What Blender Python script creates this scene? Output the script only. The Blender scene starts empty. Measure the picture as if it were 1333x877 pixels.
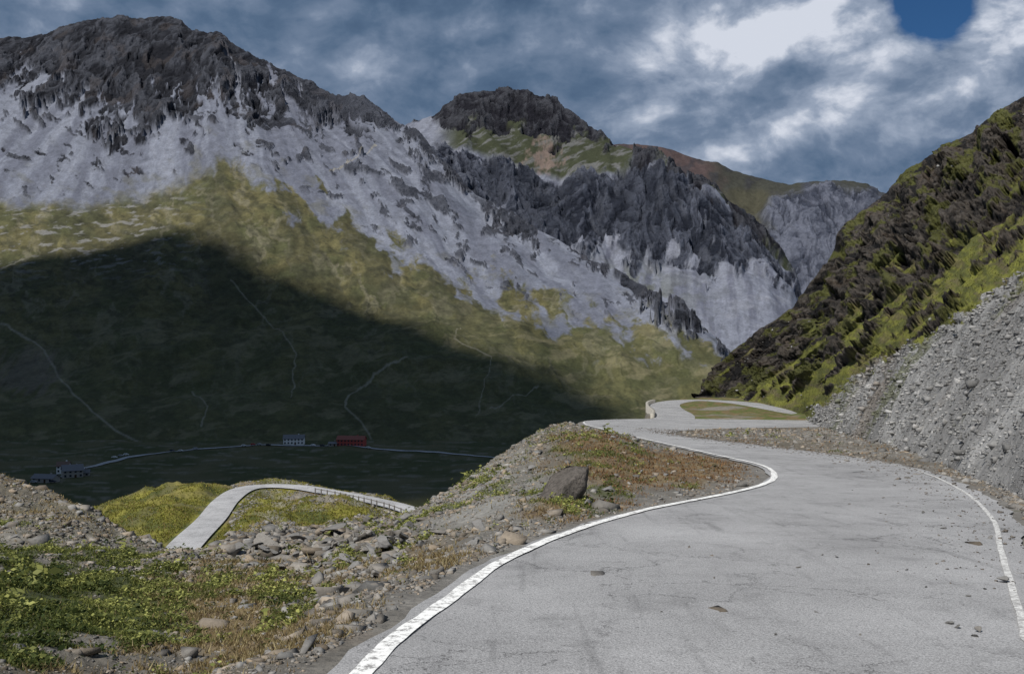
import bpy, math, numpy as np, random
from mathutils import Vector, Matrix
random.seed(7); rng=np.random.default_rng(7)
F=1296.0; CU=666.5; CV=438.5; ZC=2.0
def PX(u,d): return (u-CU)/F*d
def ZV(v,d): return ZC-(v-CV)/F*d
def VZ(z,d): return CV+(ZC-z)/d*F
_zy=np.array([-30,0,100,130,150,180,200,220,260,400.]);_zz=np.array([2.1,0,-6.95,-8.75,-9.4,-10.25,-10.7,-11.0,-14,-30.])
_yy=np.linspace(-30,400,861);_z0=np.interp(_yy,_zy,_zz)
_k=np.ones(17)/17;_z1=np.convolve(np.pad(_z0,8,mode='edge'),_k,'valid')
_z1[:9]=_z0[:9]
def zr(y): return np.interp(y,_yy,_z1)
# ---------------------------------------------------------------- noise
_a=rng.random(1024)*2*math.pi; _gx=np.cos(_a);_gy=np.sin(_a); _r1=rng.random(4096)
def _h(ix,iy,s):
    h=(ix*374761393+iy*668265263+s*974634777)&0xffffffff
    h=((h^(h>>13))*1274126177)&0xffffffff
    return h^(h>>16)
def pn(x,y,s=0):
    xi=np.floor(x).astype(np.int64);yi=np.floor(y).astype(np.int64);xf=x-xi;yf=y-yi
    u=xf*xf*xf*(xf*(xf*6-15)+10);v=yf*yf*yf*(yf*(yf*6-15)+10)
    def g(a,b):
        i=_h(xi+a,yi+b,s)&1023
        return _gx[i]*(xf-a)+_gy[i]*(yf-b)
    n0=g(0,0)*(1-u)+g(1,0)*u;n1=g(0,1)*(1-u)+g(1,1)*u
    return (n0*(1-v)+n1*v)*1.5
def fbm(x,y,o=5,s=0,g=.5,l=2.03):
    r=0;a=1.;t=0
    for i in range(o): r=r+a*pn(x,y,s+i*17);t+=a;a*=g;x=x*l+3.1;y=y*l+1.7
    return r/t*1.6
def ridged(x,y,o=5,s=0,g=.5):
    r=0;a=1.;t=0;w=1.
    for i in range(o):
        n=1-np.abs(pn(x,y,s+i*13))*1.7; n=np.clip(n,0,1)**2*w
        r=r+a*n;t+=a;w=np.clip(n*1.6,0,1);a*=g;x=x*2.05+5.2;y=y*2.05+1.3
    return r/t
def facet(x,y,s=0,tilt=.9):
    xi=np.floor(x).astype(np.int64);yi=np.floor(y).astype(np.int64)
    best=np.full(x.shape,9.);out=np.zeros(x.shape)
    for a in(-1,0,1):
        for b in(-1,0,1):
            h=_h(xi+a,yi+b,s)
            cx=xi+a+_r1[h&4095];cy=yi+b+_r1[(h>>7)&4095]
            dx=x-cx;dy=y-cy;dd=dx*dx+dy*dy
            val=_r1[(h>>11)&4095]-.5+tilt*((_r1[(h>>5)&4095]-.5)*2*dx+(_r1[(h>>3)&4095]-.5)*2*dy)
            m=dd<best;best=np.where(m,dd,best);out=np.where(m,val,out)
    return out
def ss(a,b,x):
    t=np.clip((x-a)/(b-a),0,1);return t*t*(3-2*t)
def mix(c0,c1,w):
    w=np.asarray(w)[...,None]; return np.asarray(c0)*(1-w)+np.asarray(c1)*w
def blob(u,v,cu,cv,ru,rv): return np.exp(-(((u-cu)/ru)**2+((v-cv)/rv)**2))
def curve(u,pts):
    p=np.array(pts,float);return np.interp(u,p[:,0],p[:,1])
# ---------------------------------------------------------------- mesh helpers
def link(o): bpy.context.scene.collection.objects.link(o);return o
def mk(name,verts,faces,mat=None,smooth=False,col=None,alpha=None):
    verts=np.asarray(verts,np.float32).reshape(-1,3);faces=np.asarray(faces,np.int32)
    me=bpy.data.meshes.new(name);n=faces.shape[1]
    me.vertices.add(len(verts));me.vertices.foreach_set('co',verts.ravel())
    me.loops.add(faces.size);me.loops.foreach_set('vertex_index',faces.ravel())
    me.polygons.add(len(faces));me.polygons.foreach_set('loop_start',np.arange(0,faces.size,n,dtype=np.int32))
    try: me.polygons.foreach_set('loop_total',np.full(len(faces),n,np.int32))
    except Exception: pass
    if smooth: me.polygons.foreach_set('use_smooth',np.ones(len(faces),bool))
    me.update(calc_edges=True)
    if col is not None:
        a=me.color_attributes.new('Col','FLOAT_COLOR','POINT')
        c=np.ones((len(verts),4),np.float32);c[:,:3]=np.clip(np.asarray(col).reshape(-1,3),0,1)
        if alpha is not None: c[:,3]=np.asarray(alpha).ravel()
        a.data.foreach_set('color',c.ravel())
    if mat: me.materials.append(mat)
    o=bpy.data.objects.new(name,me);link(o);return o
def gridfaces(nu,nt):
    i=np.arange(nu*nt).reshape(nu,nt)
    return np.stack([i[:-1,:-1],i[1:,:-1],i[1:,1:],i[:-1,1:]],-1).reshape(-1,4)
def smooth1(a,n,ax):
    for _ in range(n):
        p=np.pad(a,[(1,1) if k==ax else (0,0) for k in range(a.ndim)],mode='edge')
        if ax==0: a=(p[:-2]+2*p[1:-1]+p[2:])/4
        else: a=(p[:,:-2]+2*p[:,1:-1]+p[:,2:])/4
    return a
def build_grid(U,lines,rows,su=3,st=3,logd=False,smline=None):
    L=[]
    for li,ln in enumerate(lines):
        p=np.array([(a,b,ZV(c,b) if k=='v' else (zr(b)+c if k=='r' else c)) for a,b,c,k in ln],float)
        d=np.interp(U,p[:,0],p[:,1]);z=np.interp(U,p[:,0],p[:,2])
        if smline and li in smline:
            a_=(z-ZC)/d;d=smooth1(d[:,None],smline[li],0)[:,0];a_=smooth1(a_[:,None],smline[li],0)[:,0];z=ZC+a_*d
        L.append((d,z))
    D=[];Z=[];T=[]
    for i,n in enumerate(rows):
        t=np.linspace(0,1,n,endpoint=(i==len(rows)-1))[None,:]
        d0,z0=L[i];d1,z1=L[i+1]
        if logd: d=np.exp(np.log(d0)[:,None]*(1-t)+np.log(d1)[:,None]*t)
        else: d=d0[:,None]*(1-t)+d1[:,None]*t
        f=(d-d0[:,None])/(d1-d0)[:,None]
        D.append(d);Z.append(z0[:,None]*(1-f)+z1[:,None]*f);T.append(np.broadcast_to(t+i,d.shape))
    D=np.concatenate(D,1);Z=np.concatenate(Z,1);T=np.concatenate(T,1)
    D=smooth1(D,su,0);D=smooth1(D,st,1)
    A=(Z-ZC)/D;A=smooth1(A,su,0);A=smooth1(A,st,1);Z=ZC+A*D
    X=(U[:,None]-CU)/F*D
    return X,D,Z,T
# ---------------------------------------------------------------- materials
def newmat(name):
    m=bpy.data.materials.new(name);m.use_nodes=True;nt=m.node_tree
    b=nt.nodes['Principled BSDF'];b.inputs['Roughness'].default_value=.9
    b.inputs['Specular IOR Level'].default_value=.15
    return m,nt,b
def N(nt,t,**k):
    n=nt.nodes.new(t)
    for a,b in k.items():
        if a in n.inputs: n.inputs[a].default_value=b
        else: setattr(n,a,b)
    return n
def mr(nt,src,a,b,c,d):
    r=N(nt,'ShaderNodeMapRange')
    for k_,v_ in zip(('From Min','From Max','To Min','To Max'),(a,b,c,d)): r.inputs[k_].default_value=v_
    nt.links.new(src,r.inputs['Value']);return r.outputs[0]
def terrmat(name,sc1,sc2,lo=.6,hi=1.35,bump=1.,bd=1.,vor=None,rough=.92,attr=True,base=(.2,.2,.2),usealpha=False):
    m,nt,b=newmat(name);b.inputs['Roughness'].default_value=rough
    tc=N(nt,'ShaderNodeTexCoord')
    n1=N(nt,'ShaderNodeTexNoise',Scale=sc1,Detail=8.,Roughness=.65);n2=N(nt,'ShaderNodeTexNoise',Scale=sc2,Detail=6.,Roughness=.7)
    nt.links.new(tc.outputs['Object'],n1.inputs['Vector']);nt.links.new(tc.outputs['Object'],n2.inputs['Vector'])
    ad=N(nt,'ShaderNodeMath',operation='ADD');nt.links.new(n1.outputs['Fac'],ad.inputs[0]);nt.links.new(n2.outputs['Fac'],ad.inputs[1])
    hf=N(nt,'ShaderNodeMath',operation='MULTIPLY');hf.inputs[1].default_value=.5;nt.links.new(ad.outputs[0],hf.inputs[0])
    r=mr(nt,hf.outputs[0],.3,.7,lo,hi)
    vm=N(nt,'ShaderNodeVectorMath',operation='SCALE')
    if attr:
        at=N(nt,'ShaderNodeAttribute',attribute_name='Col');nt.links.new(at.outputs['Color'],vm.inputs[0])
    else: vm.inputs[0].default_value=base
    nt.links.new(r,vm.inputs['Scale']);nt.links.new(vm.outputs[0],b.inputs['Base Color'])
    bp=N(nt,'ShaderNodeBump',Strength=bump,Distance=bd)
    if usealpha: nt.links.new(mr(nt,at.outputs['Alpha'],0,1,.16,bump),bp.inputs['Strength'])
    src=hf.outputs[0]
    if vor:
        v=N(nt,'ShaderNodeTexVoronoi',Scale=vor);nt.links.new(tc.outputs['Object'],v.inputs['Vector'])
        a2=N(nt,'ShaderNodeMath',operation='MULTIPLY_ADD');a2.inputs[1].default_value=.3;nt.links.new(v.outputs['Distance'],a2.inputs[0]);nt.links.new(src,a2.inputs[2]);src=a2.outputs[0]
    nt.links.new(src,bp.inputs['Height']);nt.links.new(bp.outputs[0],b.inputs['Normal'])
    return m
def flat(name,c,rough=.8,noise=0,sc=3.,bump=0.):
    if noise or bump: return terrmat(name,sc,sc*4,1-noise,1+noise,bump,.03,attr=False,base=c,rough=rough)
    m,nt,b=newmat(name);b.inputs['Base Color'].default_value=(*c,1);b.inputs['Roughness'].default_value=rough;return m
M_mtn=terrmat('mountain_rock_scree_grass',.05,.25,.55,1.47,1.,11.,vor=.08,usealpha=True)
M_near=terrmat('stony_ground',1.6,11.,.5,1.5,.9,.08,vor=9.)
M_right=terrmat('hillside_rock',.4,2.2,.4,1.6,1.,1.3,vor=1.1,usealpha=True)
M_stone=terrmat('stone',3.,16.,.6,1.4,.7,.03)
m,nt,b=newmat('plant_leaves');at=N(nt,'ShaderNodeAttribute',attribute_name='Col');nt.links.new(at.outputs['Color'],b.inputs['Base Color']);b.inputs['Roughness'].default_value=.6
tr=N(nt,'ShaderNodeBsdfTranslucent');nt.links.new(at.outputs['Color'],tr.inputs['Color']);mx=N(nt,'ShaderNodeMixShader');mx.inputs[0].default_value=.3
nt.links.new(b.outputs[0],mx.inputs[1]);nt.links.new(tr.outputs[0],mx.inputs[2]);nt.links.new(mx.outputs[0],nt.nodes['Material Output'].inputs['Surface']);M_leaf=m
def st(o,label=None,cat=None,kind=None,group=None):
    if label:o['label']=label
    if cat:o['category']=cat
    if kind:o['kind']=kind
    if group:o['group']=group
    return o
# ---------------------------------------------------------------- camera
cam=bpy.data.cameras.new('camera');cam.lens=35;cam.sensor_width=36;cam.clip_end=30000;cam.clip_start=.1
co=bpy.data.objects.new('camera',cam);link(co);co.location=(0,0,ZC);co.rotation_euler=(math.pi/2,0,0);bpy.context.scene.camera=co
def path(C,PU,PV,pts,w,col,a=.55):
    p=np.array(pts,float);d=np.full(PU.shape,1e9)
    for (a0,b),(c,e) in zip(p[:-1],p[1:]):
        t=np.clip(((PU-a0)*(c-a0)+(PV-b)*(e-b))/((c-a0)**2+(e-b)**2),0,1)
        d=np.minimum(d,np.hypot(PU-a0-t*(c-a0),PV-b-t*(e-b)))
    return mix(C,col,ss(w,w*.3,d)*a)
def crag(X,Y,s):
    wx=X+25*fbm(X/90,Y/90,3,s+1);wy=Y+25*fbm(X/90,Y/90,3,s+2)
    r=fbm(wx/120,wy/150,5,s+3,.55)
    f=facet(wx/55,wy/75,s+4);g=facet(wx/24,wy/32,s+5);h=facet(wx/11,wy/14,s+6);h2=facet(wx/6,wy/8,s+9)
    hgt=r*22+f*14+g*9+h*5+h2*2.5
    loc=(f*13+g*12+h*9+h2*6)/14+(ridged(wx/36,wy/60,5,s+7)-.4)*1.3
    return hgt,loc
# ---------------------------------------------------------------- MOUNTAIN 1
U=np.concatenate([np.arange(-500,-40,8),np.arange(-40,1060,1.15)])
top1=[(-500,90),(-200,60),(0,45),(30,46),(60,42),(85,30),(110,22),(150,20),(185,22),(215,18),(235,24),(260,38),(285,44),(300,57),(340,75),(385,97),(430,120),(455,122),(475,128),(500,146),(520,158),(545,172),(560,190),(620,250),(700,300),(780,343),(850,382),(900,412),(945,450),(960,470),(1000,500),(1060,530)]
g1=[(-500,290),(-200,280),(0,268),(60,268),(110,270),(180,256),(230,238),(270,218),(292,208),(310,222),(360,240),(400,265),(480,312),(600,368),(700,402),(800,425),(900,442),(945,468),(1060,540)]
d_top=[(-500,2600),(0,2500),(200,2500),(400,2300),(520,2150),(600,2000),(800,1650),(950,1380),(1060,1250)]
d_g=[(-500,1950),(0,1900),(290,1900),(400,1780),(600,1550),(800,1400),(950,1280),(1060,1180)]
us=sorted(set([p[0] for p in top1+g1]))
Ltop=[(u,curve(u,d_top),curve(u,top1),'v') for u in us]
Lg=[(u,curve(u,d_g),curve(u,g1),'v') for u in us]
Lm=[(-500,1350,440,'v'),(0,1350,430,'v'),(200,1350,425,'v'),(400,1300,425,'v'),(600,1230,455,'v'),(800,1180,485,'v'),(950,1120,520,'v'),(1060,1080,545,'v')]
L1=[(-500,925,-93,'z'),(600,925,-93,'z'),(800,900,-97,'z'),(1060,880,-105,'z')]
L0=[(-500,870,-110,'z'),(1060,830,-125,'z')]
L5=[(u,curve(u,d_top)+400,ZV(curve(u,top1),curve(u,d_top))-300,'z') for u in us]
X,Y,Z,T=build_grid(U,[L0,L1,Lm,Lg,Ltop,L5],[14,150,210,290,30],su=3,st=14,smline={2:800,3:450})
PU=CU+X/Y*F;PV=VZ(Z,Y)
th=(PU-250)/(PV+70.)
rr=np.hypot(PU-250,PV+70)
warp=fbm(PU/26,PV/26,4,36)
chute=ss(.08,.4,fbm(th*12+.9*warp,rr/80,5,35,.6))
rk=curve(PU,[(-500,165),(0,136),(60,130),(110,156),(150,178),(200,164),(250,150),(300,136),(350,140),(400,156),(440,166),(520,184),(600,250),(700,300),(950,470)])
nz4=fbm(PU/45,PV/55,5,3)
wrock=ss(5,-5,PV-rk+40*nz4+30*fbm(PU/10,PV/10,5,6,.62)+48*chute)
out=fbm(PU/26-PV/40+.6*fbm(PU/60,PV/60,3,8),PV/24,6,9,.62)
zone=np.clip(blob(PU,PV,370,175,60,45)*.9+blob(PU,PV,560,250,85,50)*.85+blob(PU,PV,680,325,90,30)*.6+blob(PU,PV,90,150,160,25)*.5,0,1)
wout=ss(.40-.36*zone,.46-.36*zone,out)*ss(-60,20,PV-rk)*ss(10,-30,PV-curve(PU,g1))
wrock=wrock*(T>2);wout=wout*.9*(T>2)
wmain=wrock.copy();wrock=np.clip(np.maximum(wrock,wout),0,1)
gb=curve(PU,g1)
gn=30*fbm(PU/60-PV/80,PV/40+PU/90,6,21,.58)+34*fbm(th*13+.5*warp,rr/140,5,22,.58)
wgr=ss(-10,10,PV-gb+gn*ss(260,400,PU)+gn*.3)
wgr=wgr*(1-wrock*.9)
streak=fbm(th*13+.4*warp,rr/200,4,31,.55)
fine=fbm(th*42+.8*warp,rr/60,4,33,.6)
iso=fbm(PU/6,PV/6,5,37,.7)
rx=fbm(th*5+.3*fbm(X/300,Y/300,3,2),rr/200,4,41)
env=ss(3.99,3.8,T)*.6+.4
up=ss(2.0,2.5,T)
ch,cl_=crag(X,Y,500)
gul=ridged(th*6+.3*warp,rr/260,4,45,.5)
dz=up*env*rx*8*ss(250,330,PU+.0*PV)+up*env*rx*3+wmain*env*(ch+7)+(wrock-wmain).clip(0)*(ch*.4+3)+(1-wrock)*up*(streak*.5)
dz+=ss(1.0,1.6,T)*(1-up*.7)*(fbm(X/260+.3,Y/330,4,61)*20+fbm(X/90,Y/110,3,60)*3)
dz+=ss(1.15,1.8,T)*ss(3.0,2.3,T)*(gul-.4)*4.5*wgr
dz+=wgr*(fbm(X/60,Y/60,5,62)*2.0+fbm(X/18,Y/16,4,63)*.6)*ss(1,1.4,T)+fbm(X/15,Y/15,4,64)*.3
Z=Z+dz
g8=fbm(PU/14,PV/8,6,65,.65)
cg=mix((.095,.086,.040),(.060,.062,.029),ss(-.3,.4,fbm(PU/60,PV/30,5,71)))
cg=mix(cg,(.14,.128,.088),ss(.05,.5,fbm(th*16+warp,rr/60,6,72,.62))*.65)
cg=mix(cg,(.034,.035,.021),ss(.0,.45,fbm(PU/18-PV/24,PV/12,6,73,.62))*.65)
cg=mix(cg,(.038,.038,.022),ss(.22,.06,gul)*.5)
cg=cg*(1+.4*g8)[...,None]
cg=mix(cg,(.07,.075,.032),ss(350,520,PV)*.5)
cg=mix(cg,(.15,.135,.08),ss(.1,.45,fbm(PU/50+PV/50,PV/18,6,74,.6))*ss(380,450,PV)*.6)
cg=mix(cg,(.19,.187,.185),ss(.22,.45,fbm(PU/28+PV/20,PV/7,5,75,.6))*ss(390,320,PV)*ss(300,180,PU)*.65)
cs=mix((.146,.158,.195),(.104,.112,.143),ss(-.35,.4,streak))
cs=mix(cs,(.182,.194,.232),ss(.1,.6,fine*.5-.7*streak)*.5)
cs=cs*(1+.13*iso)[...,None]
cs=mix(cs,(.065,.068,.08),ss(.1,.5,fbm(PU/12-PV/20,PV/12,6,78,.66))*.25)
cs=mix(cs,(.085,.083,.06),ss(-.05,.5,fbm(PU/30-PV/40,PV/20,6,79,.6)+.006*(PV-gb))*ss(-120,0,PV-gb)*.5)
cr=mix((.056,.060,.074),(.012,.013,.018),ss(-.8,.8,-cl_)) ; cr=mix(cr,(.07,.06,.059),ss(.2,.6,fbm(X/60,Y/60,5,80))*.4)  # dark end paints cavity shade into the crag hollows
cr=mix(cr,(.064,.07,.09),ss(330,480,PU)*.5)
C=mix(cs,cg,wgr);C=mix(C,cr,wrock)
wig=3*fbm(PU/15,PV/15,3,90)
PUw=PU+wig;PVw=PV+wig*.7
for pts,w in [([(0,425),(40,440),(70,470),(95,505),(120,535),(150,560),(185,578)],1.9),([(530,478),(490,492),(455,512),(448,530),(470,550),(485,572)],1.6),([(250,500),(270,530),(262,555)],1.4),([(430,225),(470,205),(490,190)],1.3),([(300,360),(360,430),(385,470),(380,520)],1.0),([(600,425),(590,450),(640,475),(620,540)],.9),([(0,350),(30,335)],2),([(640,530),(700,500)],1.0)]:
    C=path(C,PUw,PVw,pts,w,(.26,.24,.19))
C=mix(C,(.13,.11,.09),ss(.0,.5,blob(PU,PV,35,480,55,35)+.3*fbm(PU/9+PV/9,PV/60,3,95)-.35)*.6)
o=mk('mountain',np.stack([X,Y,Z],-1),gridfaces(*X.shape),M_mtn,False,C,np.clip(wrock+.1*wgr,0,1));st(o,kind='structure')
m1=(PU.copy(),VZ(Z,Y),X,Y,Z)
# ---------------------------------------------------------------- MOUNTAIN 2
U=np.arange(440,1075,1.0)
top2=[(440,180),(520,165),(540,156),(555,152),(570,146),(580,133),(590,126),(605,120),(620,117),(640,118),(665,112),(690,113),(700,119),(722,126),(735,140),(745,146),(770,164),(785,172),(800,186),(830,196),(845,194),(862,200),(880,218),(895,226),(915,234),(932,242),(950,260),(975,278),(992,290),(1005,312),(1018,325),(1030,345),(1040,365),(1050,420),(1075,470)]
ct2=[(440,205),(540,190),(600,196),(650,205),(700,222),(760,228),(800,222),(830,204),(862,206),(895,232),(932,250),(975,290),(1005,322),(1030,352),(1040,372),(1050,425),(1075,475)]
cf2=[(440,240),(560,235),(600,262),(650,290),(700,312),(760,322),(800,335),(850,345),(900,340),(960,345),(1000,350),(1030,372),(1045,400),(1075,480)]
sf2=[(440,430),(700,440),(1000,460),(1040,465),(1075,500)]
us=sorted(set([p[0] for p in top2+ct2+cf2]))
dt=[(440,2900),(660,3000),(830,2760),(950,2700),(1075,2640)]
Lt=[(u,curve(u,dt),curve(u,top2),'v') for u in us];Lc=[(u,2600,curve(u,ct2)+1,'v') for u in us]
Lf=[(u,2380,curve(u,cf2)+2,'v') for u in us];Ls=[(u,1950,curve(u,sf2)+3,'v') for u in us]
Lb=[(440,1800,-160,'z'),(1075,1800,-160,'z')]
Lk=[(u,curve(u,dt)+400,ZV(curve(u,top2),curve(u,dt))-300,'z') for u in us]
X,Y,Z,T=build_grid(U,[Lb,Ls,Lf,Lc,Lt,Lk],[10,170,210,120,20],su=3,st=8)
PU=CU+X/Y*F;PV=VZ(Z,Y)
n=fbm(PU/30,PV/30,6,101,.58)
wpk=ss(-4,6,curve(PU,[(440,170),(560,160),(600,174),(640,162),(680,166),(720,180),(760,176),(800,190),(860,205),(1100,400)])+26*n-PV)
fan0=fbm(PU/26+.4*n,PV/500,4,108)
wcl=ss(-6,6,PV-curve(PU,ct2)+18*n)*ss(-7,7,curve(PU,cf2)-PV+34*n+50*fan0)
wcl=np.maximum(wcl,ss(.2,.3,fbm(PU/20-PV/30,PV/22,6,103,.6))*ss(720,620,PU)*(T<3)*ss(420,350,PV))
wr=np.clip(np.maximum(wpk,wcl),0,1)
fan=ridged(PU/38+PV/300,PV/500,3,115)
thm=(PU-900)/(PV+150.)
streak=fbm(thm*34+.2*n,PV/160,4,116,.55)
env=ss(3.98,3.6,T)*.5+.5
ch,cl_=crag(X,Y,600)
butt=fbm(X/150+.3*fbm(X/200,Y/200,3,7),Y/600,4,117)
dz=wr*env*ch*1.2+butt*30*ss(1.3,2.1,T)*ss(3.6,3.0,T)+(1-wr)*(streak*.8)
Z=Z+dz
cs=mix((.155,.166,.204),(.10,.107,.14),ss(-.3,.4,streak+.5*fan-.3))
cs=mix(cs,(.205,.214,.25),ss(.2,.7,fbm(X/110,Y/70,5,118)+.3*streak)*.5)
cs=cs*(1+.16*fbm(PU/6,PV/6,5,127,.7))[...,None]
cs=mix(cs,(.07,.074,.085),ss(.05,.5,fbm(PU/10,PV/14,6,125,.64))*.35)
cs=mix(cs,(.07,.075,.045),ss(0,.35,fbm(PU/25,PV/20,6,119)+.25)*np.clip(blob(PU,PV,760,385,110,32)*1.2,0,1))
cr=mix((.080,.089,.118),(.014,.017,.027),ss(-.9,.9,-cl_));cr=mix(cr,(.12,.13,.162),ss(.15,.55,fbm(X/50,Y/60,5,120))*.5)  # blue tint painted in for haze; hollows painted darker as cavity shade
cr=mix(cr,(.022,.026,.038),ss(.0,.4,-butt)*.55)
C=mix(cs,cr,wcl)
cp=mix((.046,.048,.058),(.010,.010,.015),ss(-.8,.8,-cl_))  # peak rock: hollow shade likewise put into the colour
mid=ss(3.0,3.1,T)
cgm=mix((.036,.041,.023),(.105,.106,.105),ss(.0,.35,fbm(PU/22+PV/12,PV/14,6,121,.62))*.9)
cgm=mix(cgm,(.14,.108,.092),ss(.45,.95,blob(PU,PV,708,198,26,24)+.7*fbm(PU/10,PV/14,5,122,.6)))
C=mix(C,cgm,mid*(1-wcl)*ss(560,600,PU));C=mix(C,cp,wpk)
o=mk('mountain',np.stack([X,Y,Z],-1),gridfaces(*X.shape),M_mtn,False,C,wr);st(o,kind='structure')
# ---------------------------------------------------------------- MOUNTAIN 3
U=np.arange(700,1500,1.1)
top3=[(700,190),(780,186),(815,185),(850,187),(875,193),(900,203),(915,206),(935,210),(955,220),(985,229),(1010,236),(1030,241),(1060,236),(1085,235),(1110,236),(1130,241),(1145,252),(1200,262),(1300,280),(1500,300)]
rt3=[(700,260),(900,262),(985,280),(1000,258),(1030,248),(1060,242),(1085,240),(1110,240),(1130,246),(1145,258),(1200,268),(1500,310)]
us=sorted(set([p[0] for p in top3+rt3]))
Lt=[(u,4500,curve(u,top3),'v') for u in us];Lr=[(u,4200,curve(u,rt3)+2,'v') for u in us]
Lf=[(700,3800,370,'v'),(1000,3800,365,'v'),(1100,3800,370,'v'),(1500,3800,370,'v')];Lb=[(700,3100,500,'v'),(1500,3100,500,'v')]
Lk=[(700,5000,200,'z'),(1500,5000,100,'z')]
X,Y,Z,T=build_grid(U,[Lb,Lf,Lr,Lt,Lk],[60,150,70,12],su=2,st=3)
PU=CU+X/Y*F;PV=VZ(Z,Y);n=fbm(PU/25,PV/25,5,131)
wr=ss(-4,6,PV-curve(PU,rt3)+5*n)*ss(980,1010,PU+12*n)
ch,cl_=crag(X/1.5,Y/1.5,700)
Z=Z+wr*ch*1.5+fbm(X/250,Y/250,5,135)*22*ss(2.98,2.6,T)+fbm(X/60,Y/60,4,136)*5
cr=mix((.115,.125,.162),(.038,.044,.064),ss(-.9,.9,-cl_))  # distance haze put into the bluish rock colour, cavity shade into its hollows
cb=mix((.066,.047,.046),(.038,.039,.032),ss(905,950,PU+18*n));cb=mix(cb,(.030,.030,.036),ss(.0,.4,n)*.65)
cb=mix(cb,(.052,.050,.034),ss(0,10,PV-curve(PU,[(700,230),(960,240),(1000,246),(1500,300)]))*ss(930,960,PU))
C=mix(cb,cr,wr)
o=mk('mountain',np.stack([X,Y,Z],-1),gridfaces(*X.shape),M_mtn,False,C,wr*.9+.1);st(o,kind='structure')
# ---------------------------------------------------------------- ROADS
def crs(pts,n):
    p=np.array(pts,float);p=np.vstack([2*p[0]-p[1],p,2*p[-1]-p[-2]]);out=[]
    for i in range(1,len(p)-2):
        t=np.linspace(0,1,24,endpoint=False)[:,None]
        a,b,c,d=p[i-1],p[i],p[i+1],p[i+2]
        out.append(.5*((2*b)+(-a+c)*t+(2*a-5*b+4*c-d)*t*t+(-a+3*b-3*c+d)*t**3))
    out=np.vstack(out+[p[-2:-1]]);s=np.r_[0,np.cumsum(np.linalg.norm(np.diff(out[:,:2],axis=0),axis=1))]
    q=np.linspace(0,s[-1],n);return np.stack([np.interp(q,s,out[:,k]) for k in range(out.shape[1])],1)
def yv(v):
    ys=np.linspace(4,230,4000);return ys[np.argmin(abs(VZ(zr(ys),ys)-v))]
def uv(u,v): y=yv(v);return (PX(u,y),y)
left=[(-1.9,-8),(-1.5,0),(-1.25,5)]+[uv(475,877),uv(520,830),uv(590,780),uv(650,735),uv(740,695),uv(840,665),uv(940,645),uv(992,632),uv(1008,620),uv(990,606),uv(930,592),uv(850,574),(7.8,76),(7.9,92),(7.9,108),(9.2,121),(13,128.5),(19,131),(27,130),(35,126),(44,121)]
right=[(3.0,-8),(3.3,0),(3.7,5)]+[uv(1350,850),uv(1330,810),uv(1303,720),uv(1290,675),uv(1250,639),uv(1190,613),uv(1100,595),uv(1000,582),uv(920,572),(11.4,70),(12.9,80),(16.6,87),(22,92),(30,97),(38,99),(44,100)]
NS=420
Lc_=crs(left,NS);Rc_=crs(right,NS)
def offs(c,w):
    w=np.asarray(w,float)
    if w.ndim: w=w[:,None]
    t=np.gradient(c[:,:2],axis=0);t/=np.linalg.norm(t,axis=1)[:,None];nrm=np.stack([-t[:,1],t[:,0]],1);return c[:,:2]+nrm*w
wob=fbm(np.arange(NS)/5.,np.zeros(NS),4,200)*.13;wob2=fbm(np.arange(NS)/5.,np.ones(NS)*9.3,4,201)*.2
LE=offs(Lc_,np.where(Lc_[:,1]<22,.24,.16)+wob);RE=offs(Rc_,-(.4+wob2))
k=14;t=np.linspace(0,1,k)[None,:,None]
G=LE[:,None,:]*(1-t)+RE[:,None,:]*t
zz=zr(G[...,1])+.03
zz[:,0]-=.03;zz[:,-1]-=.03
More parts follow.
